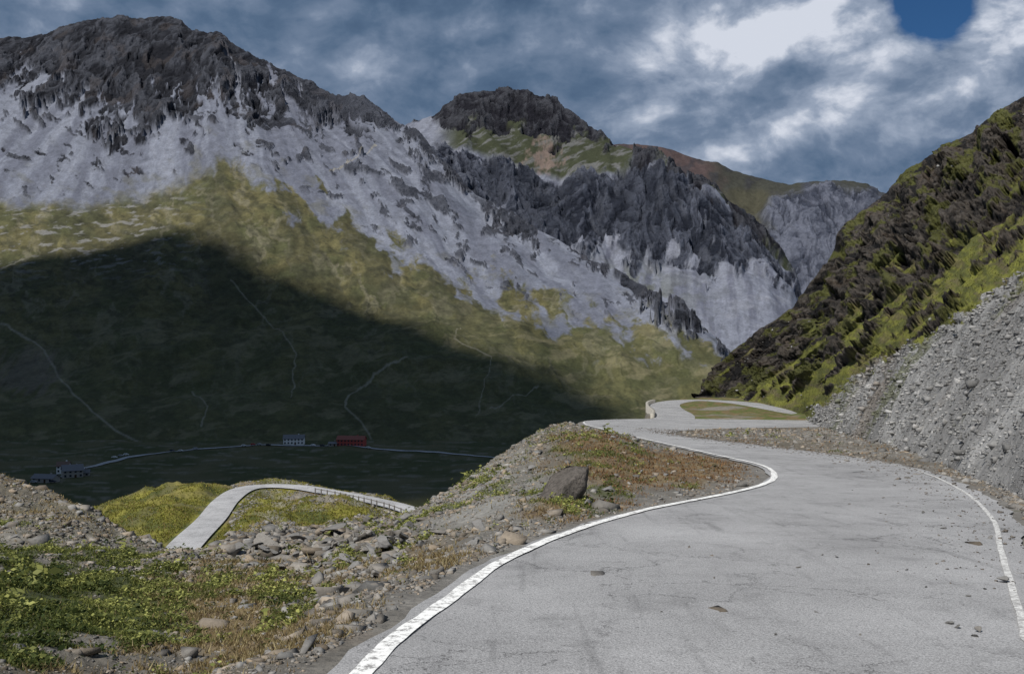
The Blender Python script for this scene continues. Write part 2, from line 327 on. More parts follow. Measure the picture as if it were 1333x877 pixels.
def asphalt(name,base):
    m,nt,b=newmat(name);b.inputs['Roughness'].default_value=.85
    tc=N(nt,'ShaderNodeTexCoord')
    big=N(nt,'ShaderNodeTexNoise',Scale=.35,Detail=5.,Roughness=.6);fine=N(nt,'ShaderNodeTexNoise',Scale=55.,Detail=4.,Roughness=.8)
    wp=N(nt,'ShaderNodeTexNoise',Scale=1.1,Detail=7.,Roughness=.72);spk=N(nt,'ShaderNodeTexNoise',Scale=34.,Detail=3.,Roughness=.65)
    agg=N(nt,'ShaderNodeTexVoronoi',Scale=70.)
    for x in(big,fine,wp,agg,spk): nt.links.new(tc.outputs['Object'],x.inputs['Vector'])
    p=mr(nt,big.outputs['Fac'],.3,.7,.8,1.18)
    fac=[mr(nt,fine.outputs['Fac'],.3,.7,.42,1.58),mr(nt,wp.outputs['Fac'],.52,.75,1.05,.7),mr(nt,spk.outputs['Fac'],.6,.7,1,.5)]
    smap=N(nt,'ShaderNodeMapping');smap.inputs['Rotation'].default_value=(0,0,.35);smap.inputs['Scale'].default_value=(2.2,.16,1);nt.links.new(tc.outputs['Object'],smap.inputs['Vector'])
    scf=N(nt,'ShaderNodeTexNoise',Scale=1.6,Detail=6.,Roughness=.65);nt.links.new(smap.outputs[0],scf.inputs['Vector']);fac.append(mr(nt,scf.outputs['Fac'],.56,.72,1,.72))
    for sc_,wd,amp,g0,g1_ in((.4,.007,2.2,.48,.52),(1.0,.008,.9,.43,.46)):
        mp=N(nt,'ShaderNodeVectorMath',operation='MULTIPLY_ADD');mp.inputs[1].default_value=(amp,amp,0);nt.links.new(wp.outputs['Color'],mp.inputs[0]);nt.links.new(tc.outputs['Object'],mp.inputs[2])
        vo=N(nt,'ShaderNodeTexVoronoi',feature='DISTANCE_TO_EDGE',Scale=sc_);nt.links.new(mp.outputs[0],vo.inputs['Vector'])
        cr=mr(nt,vo.outputs['Distance'],0,wd,.2,1);gate=mr(nt,big.outputs['Fac'],g0,g1_,0,1)
        mxg=N(nt,'ShaderNodeMath',operation='MAXIMUM');nt.links.new(cr,mxg.inputs[0]);nt.links.new(gate,mxg.inputs[1]);fac.append(mxg.outputs[0])
    for q in fac:
        mm=N(nt,'ShaderNodeMath',operation='MULTIPLY');nt.links.new(p,mm.inputs[0]);nt.links.new(q,mm.inputs[1]);p=mm.outputs[0]
    vm=N(nt,'ShaderNodeVectorMath',operation='SCALE');vm.inputs[0].default_value=base;nt.links.new(p,vm.inputs['Scale']);nt.links.new(vm.outputs[0],b.inputs['Base Color'])
    bp=N(nt,'ShaderNodeBump',Strength=.5,Distance=.01);nt.links.new(agg.outputs['Distance'],bp.inputs['Height']);nt.links.new(bp.outputs[0],b.inputs['Normal'])
    return m
M_as=asphalt('weathered_asphalt',(.275,.274,.276))
o=mk('road',np.concatenate([G,zz[...,None]],-1),gridfaces(NS,k),M_as,True);st(o,kind='structure')
def paint(name,sc,lo,hi,c):
    m,nt,b=newmat(name);tc=N(nt,'ShaderNodeTexCoord');n1=N(nt,'ShaderNodeTexNoise',Scale=sc,Detail=9.,Roughness=.85);nt.links.new(tc.outputs['Object'],n1.inputs['Vector'])
    r=N(nt,'ShaderNodeValToRGB');r.color_ramp.elements[0].position=lo;r.color_ramp.elements[0].color=(.25,.245,.24,1);r.color_ramp.elements[1].position=hi;r.color_ramp.elements[1].color=(*c,1)
    nt.links.new(n1.outputs['Fac'],r.inputs[0]);nt.links.new(r.outputs[0],b.inputs['Base Color']);return m
M_wl=paint('worn_white_road_paint',9.,.43,.50,(.78,.78,.76));M_wl2=paint('very_worn_road_paint',16.,.42,.60,(.70,.70,.68))
def strip(name,c,w0,w1,mat,dz=.036,j=.025):
    jig=fbm(np.arange(len(c))/14.,np.zeros(len(c)),3,210)*j
    jg2=fbm(np.arange(len(c))/11.,np.ones(len(c))*5,3,211)*j
    f=np.where(c[:,1]>30,.7,1.)
    a=offs(c,w0*f+jig);b_=offs(c,w1*f+jg2);g=np.stack([a,(a*2+b_)/3,(a+2*b_)/3,b_],1);z=zr(g[...,1])+dz
    return mk(name,np.concatenate([g,z[...,None]],-1),gridfaces(len(c),4),mat,True)
st(strip('road_marking',crs(left,1800),-.09,.08,M_wl),kind='structure')
st(strip('road_marking',crs(right,1800),-.04,.035,M_wl2,j=.01),kind='structure')
loopc=crs([(17,118),(21,130),(23.6,145),(25.5,165),(28.5,184),(34,198),(39.5,199),(43.5,188),(44,170),(43.5,150),(44,136)],260)
def ribbon(name,c,hw,mat,zf,dz,k=6):
    t=np.linspace(-hw,hw,k);g=np.stack([offs(c,-q) for q in t],1);z=zf(g) + dz
    z[:,0]-=.05;z[:,-1]-=.05
    return mk(name,np.concatenate([g,z[...,None]],-1),gridfaces(len(c),k),mat,True)
st(ribbon('road',loopc,2.7,M_as,lambda g:zr(g[...,1]),.036),kind='structure')
low=[(190,757,76),(226,725,82),(250,700,89),(275,676,102),(294,652,115),(316,637.5,125),(348,632.5,128),(390,634.5,127),(430,641,123),(470,648.5,119),(530,663,112),(590,690,104),(660,720,98)]
lowc=crs([(PX(u,d),d,ZV(v,d)) for u,v,d in low],260);lowc[:,2]=smooth1(lowc[:,2:3],60,0)[:,0]
M_as2=asphalt('pale_asphalt',(.34,.34,.345))
HL=1.5
o=ribbon('road',lowc,HL,M_as2,lambda g:np.broadcast_to(lowc[:,2:3],g.shape[:2]).copy(),.12);st(o,kind='structure')
vr=[(60,622),(110,607),(150,597),(200,588),(270,582),(330,579),(380,578),(440,579),(500,582),(570,587),(640,592),(700,597)]
valc=crs([(PX(u,F*95/(v-CV)),F*95/(v-CV),-93.) for u,v in vr],200)
# ---------------------------------------------------------------- NEAR TERRAIN
U=np.concatenate([np.arange(-700,-60,9),np.arange(-60,1400,1.5),np.arange(1400,1900,9)])
A=[(-700,1.5,-.15,'r'),(400,1.5,-.1,'r'),(700,1.5,0,'r'),(1900,1.5,0,'r')]
B=[(-700,8,-.4,'z'),(0,8,-.68,'z'),(230,8,-.95,'z'),(400,8,-.85,'z'),(500,8,-.08,'r'),(700,8,0,'r'),(1900,8,0,'r')]
Cl=[(-700,15,-1.2,'z'),(0,15,-1.75,'z'),(120,15,-2.05,'z'),(230,15,-2.15,'z'),(400,15,-2.0,'z'),(530,15,-1.6,'z'),(650,14.5,-.15,'r'),(720,15,0,'r'),(1900,12,0,'r')]
C2=[(-700,22,-1.6,'z'),(0,20,720,'v'),(120,19,738,'v'),(230,19,752,'v'),(300,20,738,'v'),(400,21,725,'v'),(530,23,-.85,'r'),(600,26,-.5,'r'),(660,29,.05,'r'),(700,32,.35,'r'),(760,40,.75,'r'),(800,40,.6,'r'),(850,46,0.25,'r'),(880,48,0.05,'r'),(1000,48,0,'r'),(1100,36,0,'r'),(1333,18,0,'r'),(1900,14,0,'r')]
D_=[(-700,36,560,'v'),(0,32,616,'v'),(60,30,636,'v'),(120,28,664,'v'),(180,26,695,'v'),(235,24,716,'v'),(300,26,708,'v'),(350,28,697,'v'),(400,30,692,'v'),(440,31,682,'v'),(480,33,682,'v'),(530,36,668,'v'),(565,40,649,'v'),(600,45,630,'v'),(650,55,594,'v'),(700,68,562,'v'),(730,82,550,'v'),(745,92,549,'v'),(760,105,.0,'r'),(800,120,.0,'r'),(860,124,0,'r'),(1050,110,0,'r'),(1100,75,0,'r'),(1333,24,0,'r'),(1900,17,0,'r')]
E=[(-700,75,-28,'z'),(0,65,-22,'z'),(530,66,-21,'z'),(600,80,-22,'z'),(650,90,-21,'z'),(700,108,-19,'z'),(740,125,-16,'z'),(760,138,-14,'z'),(830,142,-11.5,'z'),(858,150,-.2,'r'),(880,160,0,'r'),(1050,150,0,'r'),(1100,110,0,'r'),(1333,60,-5,'r'),(1900,40,-6,'r')]
Fl=[(-700,95,-40,'z'),(0,85,-32,'z'),(90,85,-26,'z'),(140,86,712,'v'),(230,85,708,'v'),(300,85,700,'v'),(400,86,696,'v'),(480,88,688,'v'),(530,90,-20,'z'),(600,105,-28,'z'),(650,120,-33,'z'),(700,150,-32,'z'),(760,175,-29,'z'),(835,185,-24,'z'),(862,190,-.3,'r'),(900,195,0,'r'),(1050,190,0,'r'),(1100,150,-6,'r'),(1333,120,-8,'r'),(1900,100,-8,'r')]
Gl=[(-700,140,-55,'z'),(0,130,-42,'z'),(70,130,-30,'z'),(105,130,659,'v'),(130,130,653,'v'),(160,130,642,'v'),(190,131,634,'v'),(220,132,628,'v'),(260,132,625,'v'),(295,132,627,'v'),(330,134,629,'v'),(400,134,631,'v'),(440,133,636,'v'),(470,130,642,'v'),(540,124,661,'v'),(600,140,-34,'z'),(700,200,-45,'z'),(760,215,-42,'z'),(840,212,-36,'z'),(864,208,-.3,'r'),(920,212,0,'r'),(1050,212,0,'r'),(1100,200,-10,'r'),(1900,180,-15,'r')]
H=[(-700,200,-75,'z'),(540,190,-52,'z'),(700,260,-70,'z'),(864,240,-35,'z'),(1100,240,-35,'z'),(1900,240,-35,'z')]
I=[(-700,340,-95,'z'),(1900,340,-95,'z')];J=[(-700,600,-95,'z'),(640,600,-96,'z'),(1900,600,-115,'z')];K=[(-700,975,-93.6,'z'),(600,975,-93.6,'z'),(1900,975,-120,'z')]
X,Y,Z,T=build_grid(U,[A,B,Cl,C2,D_,E,Fl,Gl,H,I,J,K],[90,90,70,100,60,50,90,24,20,20,60],su=4,st=4,logd=True)
PU=CU+X/Y*F;PV=VZ(Z,Y)
NU,NT=X.shape
D=Y
n1=fbm(X/2.2,Y/2.2,5,301);n2=fbm(X/.7,Y/.7,4,302);nb=fbm(X/9,Y/9,4,303)
near=ss(90,65,D)*(T<4.05)
green=near*(blob(PU,PV,40,800,215,85)*1.2+blob(PU,PV,385,790,45,22)*1.0+.6*blob(PU,PV,780,590,70,24)+.42*blob(PU,PV,450,720,130,40)+.5*blob(PU,PV,560,690,40,20)+.42*blob(PU,PV,640,630,80,30)+.6*blob(PU,PV,800,640,80,18)+.2*blob(PU,PV,720,560,40,14))
dry=near*(blob(PU,PV,340,830,150,70)*.95+blob(PU,PV,870,612,120,26)*1.4+blob(PU,PV,560,745,80,35)*.9+blob(PU,PV,740,655,110,28)*.8+blob(PU,PV,770,575,60,20)*.8+.3*blob(PU,PV,120,860,170,50)+.35*blob(PU,PV,80,665,120,25)+.5*blob(PU,PV,300,760,100,40))
rockz=near*(blob(PU,PV,400,712,160,26)*1.2+.6*blob(PU,PV,450,850,60,60)+.5*blob(PU,PV,430,780,80,30)+.15*blob(PU,PV,100,680,130,25))
G_=ss(.44,.72,green+.75*n1+.4*n2);D2=ss(.38,.85,dry+.45*nb+.45*n2)
far=ss(52,70,D)
f1=facet(X/1.3,Y/1.3,311);f2=facet(X/.5,Y/.5,312)
dz=(fbm(X/2.5,Y/2.5,5,304)*.18+fbm(X/.5,Y/.5,4,305)*.05+ss(.3,.9,rockz+.3*n1)*(f1*.25+f2*.14))*ss(3,8,D)*(1-far*.8)
dz+=far*(fbm(X/12,Y/12,6,306,.58)*1.7*ss(300,140,D)+fbm(X/40,Y/40,4,307)*1.6*ss(160,300,D))*ss(4.1,4.7,T)
plate=(T>4)&(PU>857)
dz=np.where(plate,dz*.35,dz)
Z=Z+dz
from mathutils.kdtree import KDTree
pts=[];zs_=[]
for row in range(0,NS-1):
    sub=5 if G[row,0,1]<50 else 2
    for s_ in range(sub):
        f_=s_/sub
        for c_ in range(k):
            if sub==5 and 0<c_<k-1 and s_%2: continue
            a_=G[row,c_]*(1-f_)+G[row+1,c_]*f_;pts.append((a_[0],a_[1]));zs_.append(None)
for q_ in(-2.4,-1.2,0,1.2,2.4):
    for p in offs(loopc,q_): pts.append((p[0],p[1]));zs_.append(None)
for q_ in(-1.4,-.7,0,.7,1.4):
    for i,p in enumerate(offs(lowc,q_)): pts.append((p[0],p[1]));zs_.append(lowc[i,2])
kd=KDTree(len(pts))
for i,p in enumerate(pts): kd.insert((p[0],p[1],0),i)
kd.balance()
sel=(Y<235)&(X>-55)&(X<60)&(Y>4)
xs=X[sel];ys=Y[sel];zs=Z[sel];bd=np.zeros(xs.shape);bz=np.zeros(xs.shape);ba=np.zeros(xs.shape,bool)
for i,(a_,b_) in enumerate(zip(xs.tolist(),ys.tolist())):
    _,j,dd=kd.find((a_,b_,0));bd[i]=dd
    if zs_[j] is None: ba[i]=True
    else: bz[i]=zs_[j]
tz=np.where(ba,zr(ys),bz)
w=ss(.3,np.where(ba,np.where(ys<60,2.0,2.8),3.3),bd)
bed=np.where(ba,-.035,-.1)
Z[sel]=(tz+bed)*(1-w)+zs*w
RD=np.full(X.shape,50.);RD[sel]=bd
grav=mix((.13,.122,.108),(.21,.20,.182),ss(-.4,.5,n2+.4*n1));grav=mix(grav,(.10,.085,.06),ss(-.2,.4,nb)*.6)
C=grav
C=mix(C,mix((.19,.14,.07),(.105,.07,.038),ss(-.3,.3,n2)),D2*.8)
C=mix(C,mix((.04,.052,.016),(.078,.088,.028),ss(-.3,.3,n2)),G_*.85)
C=mix(C,(.17,.162,.15),ss(.9,.2,RD)*ss(60,20,D)*.6)
hump=blob(PU,PV,610,640,85,40)*near
C=mix(C,mix((.215,.213,.2),(.135,.133,.115),ss(-.2,.4,n1)),np.clip(hump*1.3,0,1)*.85*(1-D2)*(1-.7*G_))
C=mix(C,mix((.13,.12,.085),(.20,.185,.15),ss(-.2,.4,n2)),np.clip(blob(PU,PV,90,675,150,32),0,1)*near*.75)
spur=((T>5)&(T<7.6)&(PU<640))
sn=fbm(X/9,Y/9,6,321,.62)
cgs=mix((.18,.17,.035),(.07,.08,.025),ss(-.3,.35,fbm(X/6,Y/6,6,320,.62)));cgs=mix(cgs,(.17,.13,.08),ss(-.1,.35,sn)*(.3+.6*ss(270,320,PU)));cgs=mix(cgs,(.2,.19,.17),ss(.05,.35,fbm(X/4,Y/4,5,325,.6))*ss(300,360,PU)*.7)
C=np.where(spur[...,None],cgs,C)
pl=mix(mix((.085,.10,.03),(.14,.105,.055),ss(-.2,.3,n1)),(.17,.155,.13),ss(.1,.6,nb))
C=np.where((plate&(D<240))[...,None],pl,C)
wv=ss(150,185,D)*(~plate)+ss(225,240,D)*plate
cv=mix((.05,.058,.022),(.09,.084,.042),ss(-.3,.4,fbm(X/50,Y/50,5,322)));cv=mix(cv,(.14,.13,.095),ss(.15,.55,fbm(X/25,Y/12,5,323,.6)))
C=mix(C,cv,np.clip(wv,0,1))
o=mk('ground',np.stack([X,Y,Z],-1),gridfaces(NU,NT),M_near,True,C);st(o,kind='structure')
Trow=T[0]
def gl(arr,iu,it):
    a=iu.astype(int);b=it.astype(int);fu=iu-a;ft=it-b
    if arr.ndim==3: fu=fu[:,None];ft=ft[:,None]
    return (arr[a,b]*(1-fu)+arr[a+1,b]*fu)*(1-ft)+(arr[a,b+1]*(1-fu)+arr[a+1,b+1]*fu)*ft
NP=np.stack([X,Y,Z],-1)
def nearz(x,y):
    u=CU+x/y*F;iu=np.interp(u,U,np.arange(NU));i=min(int(iu),NU-2)
    col=Y[i];j=min(max(int(np.searchsorted(col,y))-1,0),NT-2)
    return gl(Z,np.array([iu]),np.array([j+ (y-col[j])/(col[j+1]-col[j])]).clip(0,NT-1.01))[0]
def ribz(g): return np.vectorize(lambda a,b:nearz(a,b))(g[...,0],g[...,1])
o=ribbon('road',valc,2.8,M_as2,lambda g:smooth1(ribz(g),4,0),.55,4);st(o,kind='structure')
# ---------------------------------------------------------------- RIGHT HILLSIDE
U2=np.concatenate([np.arange(905,1420,.8),np.arange(1420,2000,6)])
foot=[(905,228),(915,225),(930,219),(960,208),(980,195),(1000,178),(1030,156),(1045,140),(1053,118),(1062,104),(1080,86),(1100,70),(1140,54),(1190,40),(1260,28.5),(1333,21.5),(1450,16.5),(1600,13.5),(2000,10)]
topR=[(905,520),(915,515),(920,502),(926,484),(945,466),(965,447),(985,430),(1010,418),(1030,400),(1048,375),(1065,358),(1078,340),(1090,308),(1100,290),(1120,276),(1142,258),(1158,243),(1180,219),(1200,208),(1240,184),(1265,171),(1290,149),(1310,138),(1333,125),(1450,60),(1600,0),(2000,-150)]
dR=[(905,232),(926,238),(980,238),(1050,228),(1100,214),(1180,195),(1333,165),(1450,150),(2000,110)]
us=sorted(set([p[0] for p in foot+topR]))
L0=[(u,curve(u,foot)*.93,-1.2,'r') for u in us]
L1=[(u,curve(u,foot),.0,'r') for u in us]
L2=[]
for u in us:
    a,b=curve(u,foot),curve(u,dR);za,zb=float(zr(a)),ZV(curve(u,topR),b);f=.5
    L2.append((u,a+(b-a)*f,za+(zb-za)*.46,'z'))
L3=[(u,curve(u,dR),curve(u,topR),'v') for u in us]
L4=[(u,curve(u,dR)+40,ZV(curve(u,topR),curve(u,dR))-45,'z') for u in us]
X2,Y2,Z2,T2=build_grid(U2,[L0,L1,L2,L3,L4],[16,300,420,20],su=6,st=4)
PU2=CU+X2/Y2*F;PV2=VZ(Z2,Y2)
n=fbm(PU2/22,PV2/22,6,401,.58)
scl=curve(PU2,[(905,560),(1040,552),(1075,525),(1110,500),(1150,473),(1200,447),(1250,415),(1333,362),(1450,300),(2000,0)])
wsc=ss(-5,5,PV2-scl+26*n)*ss(1035,1060,PU2)
grl=curve(PU2,[(905,545),(940,530),(1000,500),(1060,458),(1100,432),(1150,402),(1200,372),(1260,330),(1333,276),(1450,195),(2000,-80)])
SK=Y2*.9+X2*.35;DP=X2*1.15-Y2*.3+Z2*.6
BD=PV2+.78*(PU2-905)
nd=fbm(PU2/80,BD/18,5,416,.55)
wgr=ss(-6,6,PV2-grl+22*n+75*nd)*(1-wsc)
wgr=wgr*(1-ss(.2,.32,fbm(PU2/40+PV2/70,BD/14,5,418,.58)))
wcr=(1-wsc)*(1-wgr)
wpx=PU2+14*n;wby=PV2+.35*(PU2-905)+8*nd
def q(s,sd): return facet(wpx/(s*1.25),wby/s,sd,1.2)
f1=q(30,402);f2=q(15,403);f3=q(7.5,404);f4=q(3.6,405)
rg=fbm(PU2/50,PV2/34,5,409,.55)
sw=BD/22.+1.3*fbm(PU2/50,PV2/50,4,421);saw=sw-np.floor(sw)
crk=ridged(PU2/24+.6*n,PV2/18+.3*PU2/24,5,430,.6)
env=(ss(2.99,2.8,T2)*.7+.3)*ss(1,1.2,T2)
dd=wcr*env*(rg*1.8+f1*1.4+f2*.8+f3*.3+f4*.12+saw*.3)+wgr*env*(fbm(SK/7,DP/5,5,406)*.35+f3*.06)+wsc*ss(1,1.1,T2)*(fbm(SK/9,DP/6,4,407)*.4+fbm(X2/1.5,Y2/2.5,4,408)*.07)
dd=dd*np.clip(Y2/90,.35,1.15)
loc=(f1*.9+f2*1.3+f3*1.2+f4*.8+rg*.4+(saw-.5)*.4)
csc=mix((.19,.188,.185),(.275,.273,.268),ss(-.3,.4,fbm(X2/3,Y2/5,5,410)));csc=mix(csc,(.15,.125,.10),ss(.05,.45,fbm(X2/6,Y2/12,5,411,.6))*.6)
csc=mix(csc,(.08,.09,.03),ss(.3,.45,fbm(X2/4,Y2/6,5,419,.6))*.6)
cgr=mix((.140,.143,.030),(.075,.08,.024),ss(-.3,.3,fbm(PU2/18,PV2/12,6,412,.62)));cgr=mix(cgr,(.105,.083,.052),ss(.05,.4,fbm(PU2/24,PV2/14,6,413,.62))*.6)
ccr=mix((.088,.076,.065),(.014,.013,.013),ss(-.9,.8,-loc));ccr=mix(ccr,(.13,.10,.072),ss(.2,.65,fbm(PU2/34,PV2/20,5,414,.6))*.4)  # crevice shade painted in: recessed facets near black, tops lighter
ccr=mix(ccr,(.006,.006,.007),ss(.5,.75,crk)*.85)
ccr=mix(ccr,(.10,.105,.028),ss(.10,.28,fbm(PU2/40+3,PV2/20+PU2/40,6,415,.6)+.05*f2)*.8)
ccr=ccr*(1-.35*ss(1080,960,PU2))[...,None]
X2=X2-.62*dd;Z2=Z2+.45*dd;Y2=Y2-.45*dd
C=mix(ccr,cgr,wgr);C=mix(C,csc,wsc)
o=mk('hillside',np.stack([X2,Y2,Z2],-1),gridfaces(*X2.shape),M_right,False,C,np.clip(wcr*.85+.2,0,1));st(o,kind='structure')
NR=np.stack([X2,Y2,Z2],-1)
# ---------------------------------------------------------------- stones
import bmesh
def icos(sub):
    bm=bmesh.new();bmesh.ops.create_icosphere(bm,subdivisions=sub,radius=1);v=np.array([p.co[:] for p in bm.verts]);bm.verts.index_update()
    f=np.array([[q.index for q in p.verts] for p in bm.faces]);bm.free();return v,f
I4=icos(4)
def rockv(base,seed,flat=.55,planes=9,lo=.3,hi=.62):
    r=np.random.default_rng(seed);v=base.copy()
    for _ in range(planes):
        n_=r.normal(size=3);n_/=np.linalg.norm(n_);o_=r.uniform(lo,hi);d=v@n_-o_;v=v-np.clip(d,0,None)[:,None]*n_
    v/=np.abs(v).max();v*=np.array([r.uniform(.8,1.4),r.uniform(.6,1.0),flat*r.uniform(.7,1.4)]);return v
def cube_rock(seed):
    r=np.random.default_rng(seed);v=np.array([(x,y,z) for x in(-1,1) for y in(-1,1) for z in(-1,1)],float)*.8
    v+=r.normal(size=v.shape)*.28;v[v[:,2]>0,:2]*=r.uniform(.5,.95);v*=np.array([r.uniform(.8,1.5),r.uniform(.5,1.),r.uniform(.25,.65)]);return v
CF=np.array([(0,1,3),(0,3,2),(4,6,7),(4,7,5),(0,4,5),(0,5,1),(2,3,7),(2,7,6),(0,2,6),(0,6,4),(1,5,7),(1,7,3)])
def scatter(name,P,S,cols,mat,nvar=40,kind='stuff',tilt=.4):
    n_=len(P);vars_=np.stack([cube_rock(1000+i) for i in range(nvar)]);idx=rng.integers(0,nvar,n_)
    a=rng.random(n_)*6.283;t=rng.normal(size=n_)*tilt;ca,sa,ct,stt=np.cos(a),np.sin(a),np.cos(t),np.sin(t)
    V=vars_[idx]*S[:,None,None]
    y=V[...,1]*ct[:,None]-V[...,2]*stt[:,None];z=V[...,1]*stt[:,None]+V[...,2]*ct[:,None];x=V[...,0]
    V=np.stack([x*ca[:,None]-y*sa[:,None],x*sa[:,None]+y*ca[:,None],z],-1)+P[:,None,:]
    Fc=CF[None]+(np.arange(n_)*8)[:,None,None]
    o=mk(name,V,Fc.reshape(-1,3),mat,False,np.repeat(cols,8,0));st(o,kind=kind);return o
def sample(n_,tmin,tmax,umin,umax):
    iu=np.interp(rng.uniform(umin,umax,n_),U,np.arange(NU));a,b=np.searchsorted(Trow,tmin),np.searchsorted(Trow,tmax)
    return iu,rng.uniform(a,b-2,n_)
iu,it=sample(440000,.55,4.1,-60,1380)
P=gl(NP,iu,it);g=gl(G_,iu,it);d2=gl(D2,iu,it);rd=gl(RD,iu,it);rz=gl(rockz,iu,it);nn=gl(n1,iu,it)
prob=np.clip(.28*(1-g)*(1-.6*d2)+.5*rz+.35*ss(1.8,.4,rd)*(P[:,1]<30)+.3*gl(hump,iu,it),0,1)*ss(-.6,.6,nn+.25)
ok=(rng.random(len(P))<prob)&(rd>.22)&(P[:,1]<85)
P=P[ok];rz=rz[ok];S=(.004+.00062*P[:,1])*np.exp(rng.normal(size=len(P))*.7)*(1+1.2*rz);S=np.minimum(S,.2)
P[:,2]+=S*.1
c=rng.uniform(.55,1.5,(len(P),1))*mix((.175,.172,.165),(.2,.16,.115),rng.random(len(P))**1.5)
iu,it=sample(60000,5.6,7.0,300,620);Pb=gl(NP,iu,it);rb=gl(RD,iu,it);sb=gl(sn,iu,it)
ok=(rng.random(len(Pb))<.35*ss(0,.3,sb)+.3*ss(3,.5,rb))&(rb>.5);Pb=Pb[ok];Sb=.1*np.exp(rng.normal(size=len(Pb))*.5)
P=np.concatenate([P,Pb]);S=np.concatenate([S,Sb]);c=np.concatenate([c,rng.uniform(.6,1.4,(len(Pb),1))*np.array([[.19,.18,.165]])])
nc_=2600;ii=rng.integers(60,NS-120,nc_);ff=1-np.abs(rng.normal(size=nc_))*.16;pc=LE[ii]*(1-ff[:,None])+RE[ii]*ff[:,None];pc=pc+rng.normal(size=pc.shape)*.2
P=np.concatenate([P,np.c_[pc,zr(pc[:,1])+.035]]);S=np.concatenate([S,.007*np.exp(rng.normal(size=nc_)*.55)*(1+pc[:,1]/30)]);c=np.concatenate([c,rng.uniform(.4,1.1,(nc_,1))*np.array([[.17,.15,.13]])])
scatter('gravel',P,S,c,M_stone)
print('gravel',len(P))
nR=600000
iu=rng.uniform(0,np.searchsorted(U2,1400),nR);it=rng.uniform(14,640,nR)
def g2(arr,a,b):
    i=a.astype(int);j=b.astype(int);return arr[i,j]
P=g2(NR,iu,it);ws=g2(wsc,iu,it);cc=g2(csc,iu,it)
P=P+rng.normal(size=P.shape)*np.array([.15,.3,0])*(P[:,1:2]/60)
ok=rng.random(nR)<ws*.5+.0004
P=P[ok];cc=cc[ok];S=(.004+.00042*P[:,1])*np.exp(rng.normal(size=len(P))*.75);S=np.minimum(S,.26);P[:,2]+=S*.15
c=rng.uniform(.6,1.45,(len(P),1))*cc
scatter('scree',P,S,c,M_stone,tilt=.8);print('scree',len(P))
# ---------------------------------------------------------------- grass & plants
iu,it=sample(480000,.55,4.05,-60,1250)
P=gl(NP,iu,it);g=gl(G_,iu,it);d2=gl(D2,iu,it);rd=gl(RD,iu,it);nn=gl(n2,iu,it)
prob=np.clip(.65*g+.75*d2+.05,0,1)*ss(-.5,.3,nn+.15)
ok=(rng.random(len(P))<prob)&(rd>.3)&(P[:,1]<88);P=P[ok];g=g[ok];d2=d2[ok];n_=len(P)
h=rng.uniform(.015,.06,n_)*(1+.014*P[:,1])*np.where(rng.random(n_)<.08,1.9,1);w_=.0025+.0007*P[:,1]
a=rng.random(n_)*6.283;lean=rng.normal(size=(n_,2))*.6*h[:,None]
dx=np.cos(a)*w_;dy=np.sin(a)*w_
V=np.stack([P+np.stack([dx,dy,-.01+0*dx],1),P-np.stack([dx,dy,.01+0*dx],1),P+np.c_[lean,h]],1)
isg=rng.random(n_)<g/(g+d2*.8+.05)
rust=ss(650,800,CU+P[:,0]/P[:,1]*F)
cd=mix(mix((.16,.11,.05),(.38,.32,.17),rng.random(n_)**1.3),mix((.13,.06,.03),(.26,.15,.07),rng.random(n_)),rust*.8)
c=np.where(isg[:,None],mix((.055,.078,.02),(.16,.17,.04),rng.random(n_)),cd)
V2=[V];c2=[np.repeat(c,3,0)]
nR=160000;iu=rng.uniform(0,np.searchsorted(U2,1400),nR);it=rng.uniform(20,700,nR);Pr=g2(NR,iu,it);wg=g2(wgr,iu,it)
ok=rng.random(nR)<wg*.4;Pr=Pr[ok];m_=len(Pr);h=rng.uniform(.03,.08,m_)*(.5+Pr[:,1]/160);w_=.02+.0005*Pr[:,1];a=rng.random(m_)*6.283;dx=np.cos(a)*w_;dy=np.sin(a)*w_
V2.append(np.stack([Pr+np.stack([dx,dy,-.03+0*dx],1),Pr-np.stack([dx,dy,.03+0*dx],1),Pr+np.c_[rng.normal(size=(m_,2))*.6*h[:,None],h]],1))
c2.append(np.repeat(mix(mix((.07,.085,.02),(.17,.17,.038),rng.random(m_)),(.17,.125,.07),(rng.random(m_)<.2)*.8),3,0))
iu,it=sample(80000,5.6,7.05,100,560);Pr=gl(NP,iu,it);rd=gl(RD,iu,it);sb=gl(sn,iu,it)
ok=(rd>.6)&(sb<.25*rng.random(len(rd))+.1);Pr=Pr[ok];m3=len(Pr);h=rng.uniform(.06,.22,m3);w_=.04+.05*rng.random(m3);a=rng.random(m3)*6.283;dx=np.cos(a)*w_;dy=np.sin(a)*w_
V2.append(np.stack([Pr+np.stack([dx,dy,-.03+0*dx],1),Pr-np.stack([dx,dy,.03+0*dx],1),Pr+np.c_[rng.normal(size=(m3,2))*.6*h[:,None],h]],1))
c2.append(np.repeat(mix(mix((.10,.11,.02),(.28,.26,.05),rng.random(m3)),(.24,.17,.08),(rng.random(m3)<.2)*.8),3,0))
V=np.concatenate(V2)
o=mk('grass',V,np.arange(len(V)*3).reshape(-1,3),M_leaf,False,np.concatenate(c2));st(o,kind='stuff');print('grass',n_,m_)
iu,it=sample(100000,.55,4.0,-60,1050)
P=gl(NP,iu,it);g=gl(G_,iu,it);rd=gl(RD,iu,it);nn=gl(nb,iu,it);n1s=gl(n1,iu,it);n2s=gl(n2,iu,it)
